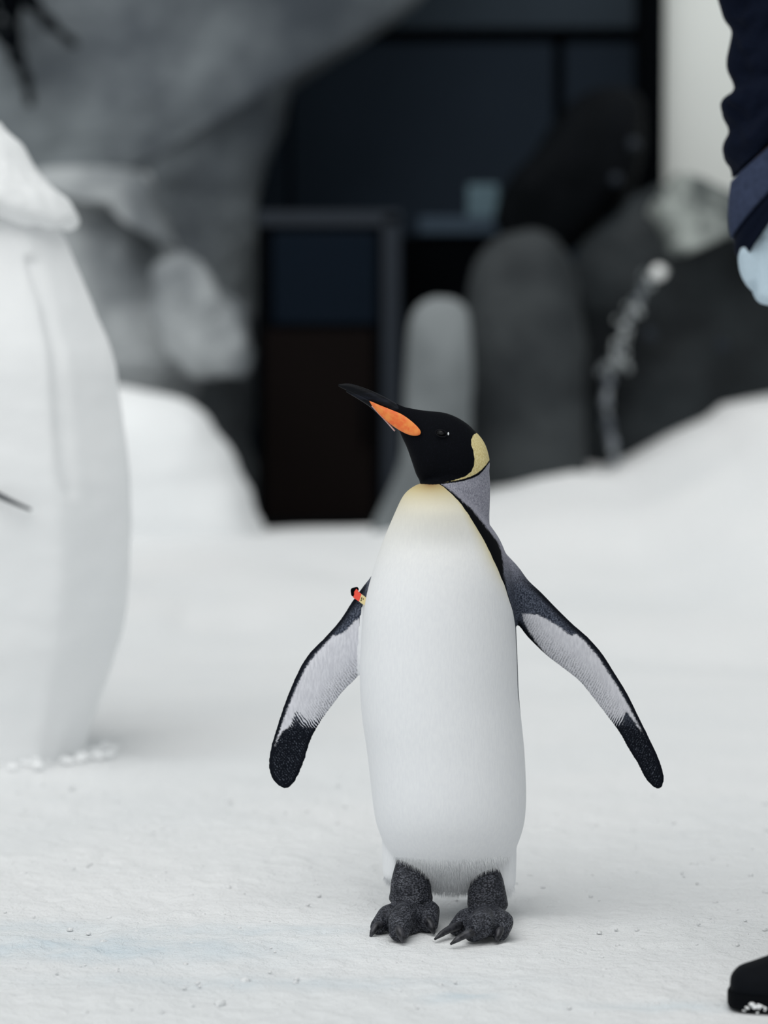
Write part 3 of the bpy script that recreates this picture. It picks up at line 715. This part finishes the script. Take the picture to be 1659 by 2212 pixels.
strip('band_back', (768.5, 1273), (790, 1290), (763, 1291), (785, 1308), .052, .050, M['red'], bd)
mb = MB(); mb.tube(resample([P(772, 1274, .012), P(766, 1281, .014), P(764, 1287, .03), P(767, 1284, .05)], 10), .0022); obj('band_edge', mb, M['red'], bd)
mb = MB(); mb.chain([P(764, 1283, .018), P(764, 1276, .016), P(770, 1273, .016)], [.0045, .0052, .004], .5); obj('band_clip', fuse(mb, 'band_clip', .0008, 2), M['black'], bd)
for a0, a1, b0, b1 in (((781, 1290), (783, 1291), (779.5, 1293), (781.5, 1294)), ((780, 1294.5), (782, 1295.5), (778.5, 1297.5), (780.5, 1298.5)), ((784.5, 1292), (786, 1293), (783.5, 1295), (785, 1296))):
    strip('band_mark', a0, a1, b0, b1, .0042, .0040, M['ink'], bd, .0008)

# ------------------------------------------------------------------ the keeper at the edge of the picture, facing the penguin's side
AY = 4.33
M['navy'] = plain('navy_cloth', lin(13, 19, 34), .85, .06, .5, 260, .35, .0012)
M['navy_light'] = plain('navy_cuff', lin(56, 64, 86), .9, .05, .5, 120, .8, .0012)
M['glove'] = plain('pale_blue_fleece', lin(192, 210, 222), .95, .05, .12, 300, .5, .0015)
M['boot'] = plain('black_boot', lin(6, 9, 15), .7, .10, .4, 150, .4, .0012)
M['sole'] = plain('black_rubber', lin(5, 7, 11), .8, .08)
M['skin'] = plain('skin', lin(190, 150, 128), .6, .3)
M['hair'] = plain('dark_hair', lin(20, 16, 14), .6, .3)
G0 = ground(1880, 2185); per = thing('person', (.72, 4.52, 0), 'person in navy jacket, pale blue gloves and black boots standing beside the penguin', 'person')
def V(*a): return np.array(a, float)
hipL, hipR = V(.76, 4.43, .97), V(.78, 4.61, .97)
ankL, ankR = V(.69, 4.42, .10), V(.83, 4.63, .10)
kneL, kneR = V(.715, 4.425, .53), V(.79, 4.62, .53)
shL, shR = V(.645, 4.345, 1.56), V(.68, 4.72, 1.56)
elL = pt(1672, 90, AY); wrL = pt(1676, 500, AY)
elR, wrR = V(.77, 4.80, 1.24), V(.735, 4.79, 1.0)
neck, hd_ = V(.665, 4.53, 1.63), V(.625, 4.53, 1.82)
# body: one continuous figure under the clothes
b = MB()
b.chain([V(.77, 4.52, .98), V(.745, 4.52, 1.2), V(.70, 4.52, 1.42), neck], [.115, .105, .11, .055])
b.ball(V(.705, 4.53, 1.45), (.09, .17, .10)); b.ball(V(.77, 4.52, .97), (.10, .15, .09))
b.chain([neck, neck + V(-.01, 0, .06)], [.055, .05])
b.ball(hd_, (.098, .077, .118), sub=3); b.ball(hd_ + V(-.03, 0, -.055), (.07, .058, .07)); b.chain([hd_ + V(-.093, 0, .015), hd_ + V(-.115, 0, -.022)], [.010, .014], .3)
b.ball(hd_ + V(-.085, 0, -.062), (.014, .026, .010)); b.ball(hd_ + V(-.072, 0, -.105), (.025, .028, .018)); b.ball(hd_ + V(-.085, .0, .035), (.012, .055, .010))
for s in (-1, 1): b.ball(hd_ + V(.005, s * .078, -.01), (.018, .009, .030)); b.ball(hd_ + V(-.055, s * .045, -.03), (.028, .022, .022))
for sh, el, wr in ((shL, elL, wrL), (shR, elR, wrR)): b.chain([sh, el, wr], [.048, .038, .028])
for hp, kn, an in ((hipL, kneL, ankL), (hipR, kneR, ankR)): b.chain([hp, kn, an], [.085, .058, .040])
obj('body', fuse(b, 'body', .006, 3), M['skin'], per)
for s in (-1, 1):
    e = MB(); e.ball(hd_ + V(-.082, s * .032, .014), .0115); obj('eye', e, M['eye'], per)
hh = MB(); hh.ball(hd_ + V(.02, 0, .03), (.098, .085, .105), sub=3); obj('hair', hh, M['hair'], per)
# sleeve, its crumpled outline read ring by ring
Lp = [(1600, -300), (1572, -200), (1550, -100), (1546, -40), (1552, 0), (1564, 40), (1580, 64), (1577, 90), (1569, 128), (1572, 152), (1586, 192), (1561, 213), (1556, 230), (1564, 255), (1576, 281), (1564, 307), (1563, 330), (1584, 367), (1580, 385)]
def arm_ring(lx, ly, rx, ry, vs=0.0, grow=0.0, n=56, fold=0.0, ratio=.95):
    Lw, Rw = pt(lx, ly, AY), pt(rx, ry, AY); c = (Lw + Rw) / 2; u = (Lw - Rw) / 2; ul = np.linalg.norm(u); u = u * (1 + grow / ul)
    v = V(0, -(ul + grow) * ratio, 0) + V(0, 0, vs * AY / F); out = []
    for w in np.linspace(0, 2 * math.pi, n, endpoint=False):
        p = c + u * math.cos(w) + v * math.sin(w)
        if fold:
            e = (p - c) / np.linalg.norm(p - c); k = 1 - math.cos(w) ** 8 * (math.cos(w) > 0)
            p = p + e * fold * k * fbm((w * .9, p[2] * 26 + .9 * math.sin(w * 2), 3), 3)
        out.append(p)
    return np.array(out)
rg = []
for lx, ly in resample(Lp, 110):
    sl = np.interp(ly, [-300, 0, 200, 385], [60, 12, 60, 135]); rx = np.interp(ly, [-300, -100, 0, 385], [1850, 1790, 1768, 1742])
    rg.append(arm_ring(lx, ly, rx, ly - sl, np.interp(ly, [0, 385], [0, 14]), fold=.022))
j = MB(); j.loft(rg)
j.chain([V(.768, 4.52, .86), V(.765, 4.52, 1.0), V(.75, 4.52, 1.2), V(.715, 4.53, 1.40), V(.69, 4.53, 1.50)], [.155, .155, .15, .145, .10], .25)
j.ball(V(.705, 4.53, 1.44), (.115, .21, .13), sub=3); j.ball(V(.768, 4.52, .93), (.14, .19, .13), sub=3)
j.chain([V(.69, 4.46, 1.52), shL], [.085, .078], .3); j.chain([V(.69, 4.6, 1.52), shR, elR, wrR], [.085, .078, .066, .052], .25)
j.chain([shL, elL + V(.0, .0, .16), elL + V(0, 0, .04)], [.084, .072, .056], .25)
j.chain([V(.672, 4.53, 1.58), V(.665, 4.53, 1.635)], [.075, .065], .3)
obj('jacket', fuse(j, 'jacket', .0036, 1), M['navy'], per)
cf = MB(); cl = resample([(1580, 392, 1740, 262, 14), (1576, 420, 1738, 285, 18), (1574, 455, 1737, 310, 20), (1576, 490, 1736, 335, 24), (1581, 512, 1736, 350, 26)], 14)
rr = [arm_ring(*q, grow=.001) for q in cl]; rr.append(arm_ring(*cl[-1], grow=-.012)); rr.insert(0, arm_ring(*cl[0], grow=-.010)); cf.loft(rr)
obj('cuff', cf, M['navy_light'], per)
cf = MB(); cl = resample([(1579, 490, 1737, 335, 24), (1581, 525, 1737, 362, 32), (1590, 556, 1737, 385, 40), (1603, 582, 1738, 405, 46)], 14)
rr = [arm_ring(*q, grow=-.0035 + .0015 * math.sin(i * 1.1)) for i, q in enumerate(cl)]; rr.append(arm_ring(*cl[-1], grow=-.014)); rr.insert(0, arm_ring(*cl[0], grow=-.016)); cf.loft(rr)
obj('inner_cuff', cf, M['navy'], per)
# gloves: palm, four curled fingers, thumb
def glove(wr, mtx):
    g = MB(); q = lambda x, y, z: wr + mtx @ V(x, y, z)
    g.chain([q(0, 0, .03), q(-.004, 0, -.03)], [.040, .042], .25)
    g.ball(q(.0, .0, -.055), (.046, .038, .052), sub=3); g.ball(q(-.014, -.004, -.058), (.046, .034, .054), sub=3)
    for i, (fy, ln) in enumerate(((-.034, 1.0), (-.011, 1.1), (.012, 1.03), (.034, .85))):
        k = q(.020, fy, -.085)
        g.chain([q(.012, fy * .9, -.055), k, q(.006, fy, -.085 - .036 * ln), q(-.026, fy * .95, -.090 - .026 * ln), q(-.030, fy * .9, -.066)], [.016, .0155, .0145, .0135, .012], .25)
    g.chain([q(-.020, -.012, -.010), q(-.050, -.018, -.050), q(-.046, -.016, -.086), q(-.026, -.010, -.100)], [.020, .0175, .0155, .0135], .25)
    return obj('glove', fuse(g, 'glove', .0018, 3), M['glove'], per)
glove(pt(1686, 484, AY), np.eye(3) * .80)
glove(wrR + V(-.01, 0, -.02), np.diag([1, -1, 1]).astype(float))
# trousers
tr_ = MB()
for hp, kn, an in ((hipL, kneL, ankL), (hipR, kneR, ankR)): tr_.chain([hp, kn, an + V(0, 0, .05), an + V(-.005, 0, .0)], [.115, .088, .078, .082], .25)
tr_.ball(V(.77, 4.52, .93), (.13, .17, .12), sub=3)
tm = fuse(tr_, 'trousers', .006, 3); c_ = get_co(tm)
for i in range(len(c_)): c_[i] += V(1, .6, 0) * .010 * fbm((c_[i][0] * 6, c_[i][1] * 6, c_[i][2] * 16), 3)
set_co(tm, c_); obj('trousers', tm, M['navy'], per)
# boots: toe points to the left
def boot(toe, heading):
    d = V(math.cos(heading), math.sin(heading), 0); s = V(-d[1], d[0], 0)
    S_ = np.linspace(0, 2 * math.pi, 40, endpoint=False)
    # distance back from the toe: half width, upper height
    rows = [(.0005, .016, .040), (.004, .028, .046), (.012, .038, .053), (.025, .045, .058), (.045, .049, .066), (.075, .051, .080), (.11, .049, .100), (.15, .045, .130), (.19, .043, .165), (.24, .042, .17), (.28, .040, .165), (.298, .030, .15), (.304, .015, .13)]
    rr = []
    for x, w, h in resample(rows, 46):
        sy, sz = np.cos(S_), np.sin(S_)
        zz = np.where(sz > 0, .022 + (h - .022) * np.abs(sz) ** .75, .022 - .012 * np.abs(sz))
        yy_ = w * np.sign(sy) * np.abs(sy) ** .8
        rr.append(np.array([toe - d * x + s * a + V(0, 0, z) for a, z in zip(yy_, zz)]))
    m = MB(); m.loft(rr); up_ = obj('boot', m, M['boot'], per)
    m = MB(); out = []
    for x, w, h in resample(rows, 40): out.append((x - .003, w + .003))
    o2 = [(x, w) for x, w in out] + [(x, -w) for x, w in out[::-1]]
    rr = [np.array([toe - d * (x if zz > .001 else x + .002) + s * y * k + V(0, 0, zz) for x, y in o2]) for zz, k in ((.0, .97), (.004, 1.0), (.018, 1.0), (.0225, .985))]
    m.loft(rr); obj('sole', m, M['sole'], up_, sm=False)
    return up_
bt = boot(pt(1578, 2165, 4.415) * V(1, 1, 0), math.pi - .22)
for k in range(30):
    x = rng.uniform(0, .08); m = MB(); r = rng.uniform(.0015, .0038); d = V(math.cos(math.pi - .22), math.sin(math.pi - .22), 0); s = V(-d[1], d[0], 0)
    p = pt(1578, 2165, 4.415) * V(1, 1, 0) - d * x + s * (.018 + .03 * min(1, x / .03)) * 1.08 + V(0, 0, rng.uniform(.0, .012)); m.ball(p, (r * 1.3, r, r * .8)); obj('snow_clump', m, M['cap'], bt)
boot(ankR * V(1, 1, 0) + V(-.22, .02, 0), math.pi + .1)
